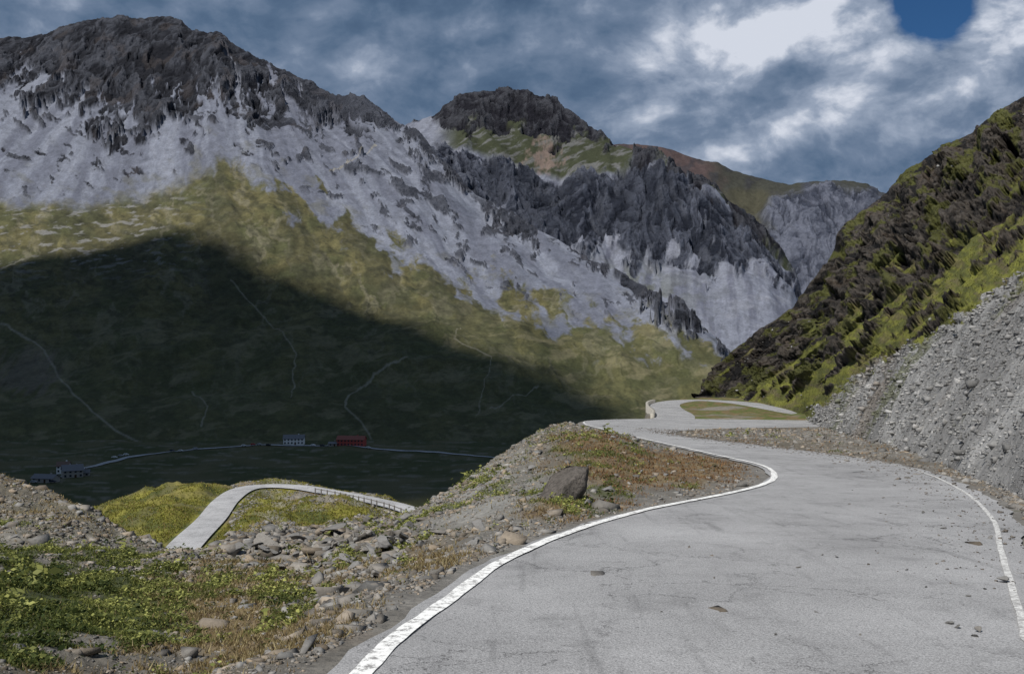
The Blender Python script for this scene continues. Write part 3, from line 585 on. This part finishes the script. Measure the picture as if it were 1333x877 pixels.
ok=(rng.random(len(P))<np.clip(g*.8*ss(-.35,.35,n2s)+.01,0,1))&(rd>.6)&(P[:,1]<80);P=P[ok];nn=nn[ok];n1s=n1s[ok];n2s=n2s[ok];nc=len(P);r=rng.uniform(.014,.055,nc)*(1+.04*P[:,1])*np.exp(.35*rng.normal(size=nc))*(1+.9*np.clip(n2s,0,1))
tone=rng.random(nc)*.6+n1s*1.0+n2s*.8+.1
kk=20;dirs=rng.normal(size=(nc,kk,3));dirs[...,2]=abs(dirs[...,2])*1.1;dirs/=np.linalg.norm(dirs,axis=-1,keepdims=True)
Q=P[:,None]+dirs*(r[:,None,None]*rng.uniform(.4,1.0,(nc,kk,1)));Q=Q.reshape(-1,3);ls=np.repeat(r,kk)*rng.uniform(.12,.3,nc*kk)
t1=rng.normal(size=Q.shape);t1/=np.linalg.norm(t1,axis=1)[:,None];t1[:,2]*=.5;t2=np.cross(t1,rng.normal(size=Q.shape));t2/=np.linalg.norm(t2,axis=1)[:,None]
V=np.stack([Q-t1*ls[:,None],Q+t2*ls[:,None]*.5,Q+t1*ls[:,None],Q-t2*ls[:,None]*.5],1)
c=mix(mix((.028,.046,.014),(.085,.105,.028),np.repeat(rng.random(nc),kk)),(.42,.43,.13),np.repeat(ss(.5,1.,tone),kk)*rng.uniform(0.1,1,nc*kk))
o=mk('wild_plants',V,np.arange(len(Q)*4).reshape(-1,4),M_leaf,False,np.repeat(c,4,0));st(o,kind='stuff');print('clumps',nc)
# ---------------------------------------------------------------- individual rocks
rockmeshes=[]
I2_=icos(2)
for i in range(10):
    v=rockv(I4[0],50+i,.42,7,.2,.45);vv=v*(1+.1*fbm(v[:,0]*4+i,v[:,1]*4+v[:,2]*3,5,i,.6)[:,None])
    me_o=mk('rock_source',vv,I4[1],M_stone,False,np.full((len(v),3),1.)*np.array([(.19,.185,.178),(.155,.15,.143),(.20,.188,.172)][i%3]));rockmeshes.append(me_o.data);bpy.data.objects.remove(me_o)
cnt=0
def place(name,x,y,s,label,cat,group=None,sink=.2,z=None,mi=None,rz_=None):
    global cnt
    o=bpy.data.objects.new(name,rockmeshes[(cnt if mi is None else mi)%10]);link(o);cnt+=1
    zz_=nearz(x,y) if z is None else z
    o.location=(x,y,zz_+s*(.4-sink));o.scale=(s,s,s);o.rotation_euler=(random.uniform(-.5,.5),random.uniform(-.5,.5),random.uniform(0,6.28) if rz_ is None else rz_)
    st(o,label,cat,None,group);return o
darkm=terrmat('dark_boulder',2.5,10.,.4,1.6,1.,.12,attr=False,base=(.125,.112,.10))
def proj_near(u,v):
    iu=int(np.interp(u,U,np.arange(NU)));pv=VZ(Z[iu],Y[iu]);j=np.where((pv<=v)&(Y[iu]>3))[0][0];return X[iu,j],Y[iu,j],Z[iu,j]
x,y,z=proj_near(742,652)
v=np.array(I4[0])
for nv_,of_ in [((.8,-.2,.55),.40),((-.75,-.3,.5),.42),((.1,-.95,.25),.42),((-.2,-.5,.85),.5),((.9,-.3,-.2),.55),((-.95,.1,-.2),.6),((.3,.8,.5),.5),((0,0,1),.6),((.5,-.8,.1),.5),((-.6,-.8,0),.55)]:
    nv_=np.array(nv_);nv_=nv_/np.linalg.norm(nv_);d_=v@nv_-of_;v=v-np.clip(d_,0,None)[:,None]*nv_
v[:,0]+=.75*v[:,2];v=v*(1+.11*fbm(v[:,0]*3,v[:,1]*3+v[:,2]*2,6,3,.6)[:,None])
ob=mk('boulder',v,I4[1],darkm);ob.location=(x,y+.2,z+.22);ob.scale=(.74,.66,.7);ob.rotation_euler=(0,0,.1);st(ob,'large dark brown angular boulder on the gravelly verge','boulder')
for (u,v_,s) in [(1305,760,.085),(1202,670,.05),(1222,700,.04),(1290,703,.05),(1140,720,.03),(1040,742,.03),(1235,815,.035),(1245,822,.03),(1275,826,.045),(1270,832,.03),(1180,745,.025),(1215,668,.035),(930,756,.025),(1062,800,.02),(1110,640,.03),(1150,650,.035),(1260,780,.025),(1090,728,.03),(860,800,.018),(1228,690,.045),(1160,690,.025),(1010,830,.02),(1120,830,.02),(1205,768,.02),(1190,725,.02),(1250,742,.022),(1070,726,.02),(1283,770,.02)]:
    yy=yv(v_);place('stone',PX(u,yy),yy,s*1.25,'small loose stone lying on the asphalt','stone','loose stones on the road',.1,z=float(zr(yy))+.03)
ks=0
for _ in range(900):
    if ks>=100: break
    u=random.gauss(430,95);v_=random.gauss(712,17)
    if not(240<u<640 and 672<v_<762): continue
    try:x,y,z=proj_near(u,v_)
    except Exception: continue
    if y>40 or y<15: continue
    place('rock',x,y,random.uniform(.08,.2)*random.choice([1,1,1.5]),'rough grey angular rock on the stony slope','rock','rocks on the stony slope',.25);ks+=1
for (u,v_,s) in [(845,668,.13),(795,640,.2),(835,620,.12),(640,640,.16),(560,690,.24),(20,700,.1),(385,702,.5),(350,712,.36),(520,684,.36),(430,700,.36),(575,655,.22),(868,622,.12),(690,612,.2),(905,662,.07),(1075,572,.5),(1140,575,.35),(1085,558,.4),(955,571,.3)]:
    try:
        x,y,z=proj_near(u,v_);place('rock',x,y,s,'weathered grey rock half sunk in the verge','rock','rocks beside the road',.22)
    except Exception as e: print(e)
# ---------------------------------------------------------------- walls and fence
M_wall=terrmat('stone_masonry',1.5,8.,.6,1.35,.8,.1,vor=2.5,attr=False,base=(.34,.32,.28))
def wallpoly(name,c,zt,zb,th,label):
    a=offs(c,th/2);b_=offs(c,-th/2);n_=len(c);V=np.stack([np.c_[a,zb],np.c_[a,zt],np.c_[b_,zt],np.c_[b_,zb]],1).reshape(-1,3);Fs=[]
    for i in range(n_-1):
        for k_ in range(4): Fs.append([i*4+k_,i*4+(k_+1)%4,(i+1)*4+(k_+1)%4,(i+1)*4+k_])
    Fs+= [[0,3,2,1],[(n_-1)*4+q_ for q_ in range(4)]]
    return st(mk(name,V,Fs,M_wall),label,'wall')
c=offs(loopc,3.0);sl=(loopc[:,1]>134);i0=np.where(sl)[0][0];c=c[i0:i0+95]
wallpoly('retaining_wall',c,zr(c[:,1])+.55,zr(c[:,1])-4.5,.5,'pale stone retaining wall holding up the mountain road bend')
c=offs(lowc,-HL-.35)
uu=CU+c[:,0]/c[:,1]*F;m_=(uu>408)&(uu<560)&(c[:,1]<130);cw=c[m_];zc=lowc[m_,2]
wallpoly('retaining_wall',cw,zc-.1,zc-2.6*ss(0,1,np.linspace(0,4,len(cw)))-.2,.5,'grey stone retaining wall below the lower road')
fe=bpy.data.objects.new('fence',None);link(fe);fe.location=(cw[0,0],cw[0,1],zc[0]);st(fe,'thin grey guard fence along the lower road edge','fence')
M_wood=flat('weathered_wood',(.16,.15,.14),.8,.3,5.)
def boxmesh(name,w,d,h,mat,bev=0.):
    bm=bmesh.new();bmesh.ops.create_cube(bm,size=1)
    for v in bm.verts: v.co=Vector((v.co.x*w,v.co.y*d,(v.co.z+.5)*h))
    if bev: bmesh.ops.bevel(bm,geom=bm.edges[:],offset=bev,segments=2,affect='EDGES')
    me=bpy.data.meshes.new(name);bm.to_mesh(me);bm.free();me.materials.append(mat);return me
def child(name,me,par,loc,rot=0):
    o=bpy.data.objects.new(name,me);link(o);o.parent=par;o.location=loc;o.rotation_euler=(0,0,rot);return o
pm=boxmesh('post',.13,.13,.85,M_wood,.02)
ix=np.linspace(0,len(cw)-1,20).astype(int)
for i in ix: child('post',pm,fe,(cw[i,0]-cw[0,0],cw[i,1]-cw[0,1],zc[i]-zc[0]-.1))
for hh in(.6,):
    a=np.c_[offs(cw,.03),zc+hh]-np.array(fe.location);b_=np.c_[offs(cw,-.03),zc+hh]-np.array(fe.location)
    V=np.stack([a,b_,b_+[0,0,.08],a+[0,0,.08]],1).reshape(-1,3);Fs=[[i*4+k_,i*4+(k_+1)%4,(i+1)*4+(k_+1)%4,(i+1)*4+k_] for i in range(len(cw)-1) for k_ in range(4)]
    o=mk('rail',V,Fs,M_wood);o.parent=fe
# ---------------------------------------------------------------- houses
M_glass=flat('window_glass',(.03,.04,.05),.15);M_white=flat('white_render',(.75,.74,.71),.9,.1,1.);M_red=flat('red_render',(.40,.085,.07),.9,.15,1.)
M_roofd=flat('slate_roof',(.16,.16,.17),.8,.25,2.);M_roofr=flat('rusty_red_roof',(.24,.09,.07),.8,.2,2.);M_stonew=flat('stone_wall',(.30,.28,.25),.9,.3,2.);M_dark=flat('door_wood',(.06,.035,.02));M_roofb=flat('brown_roof',(.15,.10,.08),.8,.2,2.)
def house(x,y,w,d,h,rh,mw,mr_,rot,label,floors=2,cols=5,z=None):
    e=bpy.data.objects.new('house',None);link(e);zz_=(nearz(x,y) if z is None else z);e.location=(x,y,zz_-.3);e.rotation_euler=(0,0,rot);st(e,label,'house')
    bm=bmesh.new();hw,hd=w/2,d/2
    vs=[bm.verts.new(p) for p in[(-hw,-hd,-3),(hw,-hd,-3),(hw,hd,-3),(-hw,hd,-3),(-hw,-hd,h),(hw,-hd,h),(hw,hd,h),(-hw,hd,h),(-hw,0,h+rh-.15),(hw,0,h+rh-.15)]]
    for f in[(0,1,5,4),(2,3,7,6),(1,2,6,9,5),(3,0,4,8,7),(4,5,9,8),(6,7,8,9)]: bm.faces.new([vs[i] for i in f])
    me=bpy.data.meshes.new('wall');bm.to_mesh(me);bm.free();me.materials.append(mw);child('wall',me,e,(0,0,0))
    bm=bmesh.new();ov=.6
    for sgn in(-1,1):
        p=[(-hw-ov,sgn*(hd+ov),h-rh*ov/hd),(hw+ov,sgn*(hd+ov),h-rh*ov/hd),(hw+ov,0,h+rh),(-hw-ov,0,h+rh)]
        a=[bm.verts.new(q_) for q_ in p];b_=[bm.verts.new((q_[0],q_[1],q_[2]+.3)) for q_ in p]
        bm.faces.new(a);bm.faces.new(b_)
        for i in range(4): bm.faces.new([a[i],a[(i+1)%4],b_[(i+1)%4],b_[i]])
    bmesh.ops.recalc_face_normals(bm,faces=bm.faces[:]);me=bpy.data.meshes.new('roof');bm.to_mesh(me);bm.free();me.materials.append(mr_);r_=child('roof',me,e,(0,0,0))
    child('chimney',boxmesh('chimney',.9,.9,2,mw),r_,(w*.22,.8,h+rh*.6))
    wm=boxmesh('window',1.3,.16,1.5,M_glass)
    for f in range(floors):
        for i in range(cols):
            if f==0 and i==cols//2: continue
            child('window',wm,e,(-hw+w*(i+.5)/cols,-hd-.06,1.2+f*(h/floors)))
    child('door',boxmesh('door',1.4,.16,2.3,M_dark),e,(-hw+w*(cols//2+.5)/cols,-hd-.06,.3))
    return e
def vp(u,v): d=F*95/(v-CV);return PX(u,d),d
x,y=vp(381,577);house(x,y+6,18,10,5.6,3.0,M_white,M_roofd,.1,'white two-storey inn with a grey slate roof beside the valley road',2,6)
x,y=vp(456,580);house(x,y+7,24,11,6.0,2.8,M_red,M_roofr,-.08,'long red two-storey mountain hotel beside the valley road',2,8)
x,y=vp(437,580);house(x-3,y+4,7,6,2.6,1.2,M_stonew,M_roofd,0,'small stone annexe next to the red hotel',1,2)
x,y=vp(90,618);house(x,y+5,13,10,5.5,3.4,M_stonew,M_roofd,.5,'stone farmhouse with a dark slate roof in the valley',2,4)
x,y=vp(78,612);house(x,y+6,8,8,5.5,2.6,M_white,M_roofb,.2,'small pale house with a brown roof in the valley',2,3)
x,y=vp(55,624);house(x,y+5,16,8,3.2,2.2,M_stonew,M_roofd,-.2,'low stone barn with a dark roof in the valley',1,4)
x,y=vp(105,616);house(x,y+3,9,6,3.,1.8,M_stonew,M_roofd,.3,'small stone shed near the farmhouse',1,3)
M_tyre=flat('tyre_rubber',(.02,.02,.02))
paints=[flat('car_paint_white',(.75,.75,.75),.3),flat('car_paint_silver',(.35,.36,.38),.3),flat('car_paint_dark',(.03,.035,.05),.3),flat('car_paint_red',(.4,.03,.03),.3)]
def prism(name,prof,w,mat):
    bm=bmesh.new();a=[bm.verts.new((x,-w/2,z)) for x,z in prof];b_=[bm.verts.new((x,w/2,z)) for x,z in prof];bm.faces.new(a);bm.faces.new(b_[::-1])
    for i in range(len(a)): bm.faces.new([a[i],b_[i],b_[(i+1)%len(a)],a[(i+1)%len(a)]])
    bmesh.ops.recalc_face_normals(bm,faces=bm.faces[:]);bmesh.ops.bevel(bm,geom=bm.edges[:],offset=.04,segments=2,affect='EDGES')
    me=bpy.data.meshes.new(name);bm.to_mesh(me);bm.free();me.materials.append(mat);return me
bodies=[prism('body',[(-2.1,.3),(2.1,.3),(2.15,.75),(1.2,.95),(.6,1.42),(-1.2,1.45),(-1.95,1.0),(-2.15,.9)],1.75,p) for p in paints]
glass=prism('window',[(1.0,.98),(.55,1.36),(-1.15,1.38),(-1.75,1.0)],1.79,M_glass)
bm=bmesh.new();bmesh.ops.create_cone(bm,segments=16,radius1=.33,radius2=.33,depth=.24,cap_ends=True,matrix=Matrix.Rotation(math.pi/2,4,'X'));wh=bpy.data.meshes.new('wheel');bm.to_mesh(wh);bm.free();wh.materials.append(M_tyre)
names=['white','silver','dark blue','red']
for i,(u,v) in enumerate([(150,594),(158,592),(165,591),(225,585.5),(236,585),(255,583),(318,579.5),(330,579),(338,579),(350,579),(408,578),(420,578.5),(430,579),(480,581),(45,624),(70,624)]):
    x,y=vp(u,v);y-=1.5;e=bpy.data.objects.new('parked_car',None);link(e);e.location=(x,y,nearz(x,y)+.6);e.rotation_euler=(0,0,random.uniform(-.2,.3))
    k_=[0,1,0,2,0,1,0,3,1,2,0,2,1,0,1,2][i]
    st(e,names[k_]+' car parked beside the valley road','car',None,'cars parked in the valley')
    child('body',bodies[k_],e,(0,0,0));child('window',glass,e,(0,0,0))
    for a,b_ in((1.3,.8),(1.3,-.8),(-1.3,.8),(-1.3,-.8)): child('wheel',wh,e,(a,b_,.33))
# ---------------------------------------------------------------- sun, clouds, sky
el=math.radians(52);az=math.radians(-132)
S=Vector((math.cos(el)*math.cos(az),math.cos(el)*math.sin(az),math.sin(el)))
su=bpy.data.lights.new('sun','SUN');su.energy=5.0;su.angle=math.radians(.5);su.color=(1,.96,.90);so=bpy.data.objects.new('sun',su);link(so);so.rotation_euler=S.to_track_quat('Z','Y').to_euler()
M_shade_cloud=flat('shade_cloud_white',(.8,.82,.85),1.)
mu,mv,mX,mY,mZ=m1
def surf(u,v):
    if v>578: x,y=vp(u,v);return np.array((x,y,-93.))
    dd=(mu-u)**2+(mv-v)**2+ (mY>2700)*1e6;i=np.unravel_index(dd.argmin(),dd.shape);return np.array((mX[i],mY[i],mZ[i]))
ALT=6500
poly=[(-450,340),(-200,345),(0,352),(100,334),(180,316),(240,306),(290,330),(350,362),(420,390),(480,412),(540,434),(600,457),(680,486),(740,510),(790,528),(800,545),(700,575),(660,640),(300,660),(-100,660),(-450,650)]  # shadow outline on the slope; unseen puffs are added and shaped to cast it
pp=[]
for (a,b_),(c_,d_) in zip(poly,poly[1:]+poly[:1]):
    for tt in np.linspace(0,1,7)[:-1]:
        p=surf(a+(c_-a)*tt,b_+(d_-b_)*tt);kk_=(ALT-p[2])/S.z;pp.append((p[0]+S.x*kk_,p[1]+S.y*kk_))
pp=np.array(pp);cand=rng.uniform(pp.min(0),pp.max(0),(9000,2))
a_=pp;b2=np.roll(pp,-1,0)
cx,cy=cand[:,0:1],cand[:,1:2]
cross=((a_[None,:,1]>cy)!=(b2[None,:,1]>cy))&(cx<(b2[None,:,0]-a_[None,:,0])*(cy-a_[None,:,1])/(b2[None,:,1]-a_[None,:,1]+1e-9)+a_[None,:,0])
ins=cross.sum(1)%2==1;cand=cand[ins]
ab=b2-a_;ap=cand[:,None,:]-a_[None];tt=np.clip((ap*ab[None]).sum(-1)/((ab**2).sum(-1)[None]+1e-9),0,1)
dist=np.linalg.norm(ap-ab[None]*tt[...,None],axis=-1).min(1)
I2=icos(2);Vs=[];Fs=[];base=0;taken=[]
order=np.argsort(-dist)
for i in order:
    r=min(dist[i]*.95+14,150)
    if any((cand[i,0]-q0)**2+(cand[i,1]-q1)**2<(r0*.42)**2 for q0,q1,r0 in taken): continue
    if len(taken)>900: break
    taken.append((cand[i,0],cand[i,1],r))
    vv=I2[0]*(1+.2*np.random.default_rng(i).normal(size=(len(I2[0]),1)))*np.array([r,r,r*.22+6])+np.array([cand[i,0],cand[i,1],ALT+rng.uniform(-15,25)])
    Vs.append(vv);Fs.append(I2[1]+base);base+=len(vv)
print('puffs',len(taken))
o=mk('shade_cloud',np.vstack(Vs),np.vstack(Fs),M_shade_cloud,True);st(o,'unseen broad flat white cloud drifting over the valley','shade_cloud')
w=bpy.data.worlds.new('World');bpy.context.scene.world=w;w.use_nodes=True;nt=w.node_tree;nt.nodes.clear()
outn=N(nt,'ShaderNodeOutputWorld');bg=N(nt,'ShaderNodeBackground',Strength=.1);nt.links.new(bg.outputs[0],outn.inputs[0])
sky=N(nt,'ShaderNodeTexSky',sky_type='NISHITA');sky.sun_disc=False;sky.sun_elevation=el;sky.sun_rotation=math.radians(222);sky.altitude=2000
tc=N(nt,'ShaderNodeTexCoord');D0=tc.outputs['Generated']
def mth(op,a,b=None,c=None,clamp=False):
    n_=nt.nodes.new('ShaderNodeMath');n_.operation=op;n_.use_clamp=clamp
    for i,q_ in enumerate((a,b,c)):
        if q_ is None: continue
        if isinstance(q_,(int,float)): n_.inputs[i].default_value=q_
        else: nt.links.new(q_,n_.inputs[i])
    return n_.outputs[0]
mp=N(nt,'ShaderNodeMapping');mp.inputs['Scale'].default_value=(1,1,1.5);mp.inputs['Rotation'].default_value=(0,math.radians(12),0);nt.links.new(D0,mp.inputs['Vector'])
wn=N(nt,'ShaderNodeTexNoise',Scale=6.,Detail=4.,Roughness=.5);nt.links.new(mp.outputs[0],wn.inputs['Vector'])
wv_=N(nt,'ShaderNodeVectorMath',operation='MULTIPLY_ADD');wv_.inputs[1].default_value=(.06,.06,.06);nt.links.new(wn.outputs['Color'],wv_.inputs[0]);nt.links.new(mp.outputs[0],wv_.inputs[2])
def noise(sc,det,ro,loc=(0,0,0)):
    m_=N(nt,'ShaderNodeMapping');m_.inputs['Location'].default_value=loc;nt.links.new(wv_.outputs[0],m_.inputs['Vector'])
    n_=N(nt,'ShaderNodeTexNoise',Scale=sc,Detail=det,Roughness=ro);nt.links.new(m_.outputs[0],n_.inputs['Vector']);return n_.outputs['Fac']
def dblob(u,v,r):
    d=Vector(((u-CU)/F,1,(CV-v)/F)).normalized()
    n_=N(nt,'ShaderNodeVectorMath',operation='DISTANCE');nt.links.new(D0,n_.inputs[0]);n_.inputs[1].default_value=d
    return mth('EXPONENT',mth('MULTIPLY',mth('POWER',mth('DIVIDE',n_.outputs['Value'],r/F),2),-1))
puff=noise(7,12,.56,(3,1,2));puff2=noise(7,12,.56,(3.012,1,1.972));large=noise(2.4,3,.45,(1,4,2))
lum=mth('ADD',mth('MULTIPLY',mth('SUBTRACT',large,.5),.7),mth('MULTIPLY',mth('SUBTRACT',puff,.5),.4))
lum=mth('ADD',lum,mth('MULTIPLY',mth('SUBTRACT',puff,puff2),2.1))
for u,v,r,a in [(1060,40,55,.42),(945,45,40,.34),(1305,45,40,.42),(1270,160,60,.28),(700,50,200,.04),(1000,222,150,.3),(1200,195,90,.2),(950,120,130,-.14),(1120,125,100,-.14),(450,110,90,.08),(330,20,120,-.06),(780,85,60,-.06),(820,0,60,.12),(1130,35,40,.2)]:
    lum=mth('ADD',lum,mth('MULTIPLY',mth('MULTIPLY',dblob(u,v,r*1.25),mth('ADD',mth('MULTIPLY',puff,2.8),-.5)),a))
ramp=N(nt,'ShaderNodeValToRGB');e=ramp.color_ramp.elements
e[0].position=0.0;e[0].color=(.055,.10,.18,1);e[1].position=1;e[1].color=(.64,.68,.77,1)
for p_,c_ in((.3,(.092,.148,.24,1)),(.55,(.16,.218,.32,1)),(.78,(.31,.37,.48,1))):
    q_=e.new(p_);q_.color=c_
nt.links.new(mth('ADD',mth('MULTIPLY',lum,.95),.43,clamp=True),ramp.inputs[0])
sc10=N(nt,'ShaderNodeVectorMath',operation='SCALE');sc10.inputs['Scale'].default_value=10;nt.links.new(ramp.outputs[0],sc10.inputs[0])
hole=mth('ADD',dblob(1215,2,62),mth('MULTIPLY',mth('SUBTRACT',puff,.5),-2.4))
hole=mth('MULTIPLY',hole,dblob(1215,0,100))
cover=mth('SUBTRACT',1.0,mth('MULTIPLY',mth('SUBTRACT',hole,.34),4,clamp=True),clamp=True)
skd=N(nt,'ShaderNodeVectorMath',operation='MULTIPLY');skd.inputs[1].default_value=(.2,.38,.55);nt.links.new(sky.outputs[0],skd.inputs[0])
mxn=N(nt,'ShaderNodeMix',data_type='RGBA');nt.links.new(cover,mxn.inputs[0]);nt.links.new(skd.outputs[0],mxn.inputs[6]);nt.links.new(sc10.outputs[0],mxn.inputs[7])
nt.links.new(mxn.outputs[2],bg.inputs[0])
sc=bpy.context.scene;sc.view_settings.view_transform='Standard';sc.view_settings.look='None';sc.view_settings.exposure=0
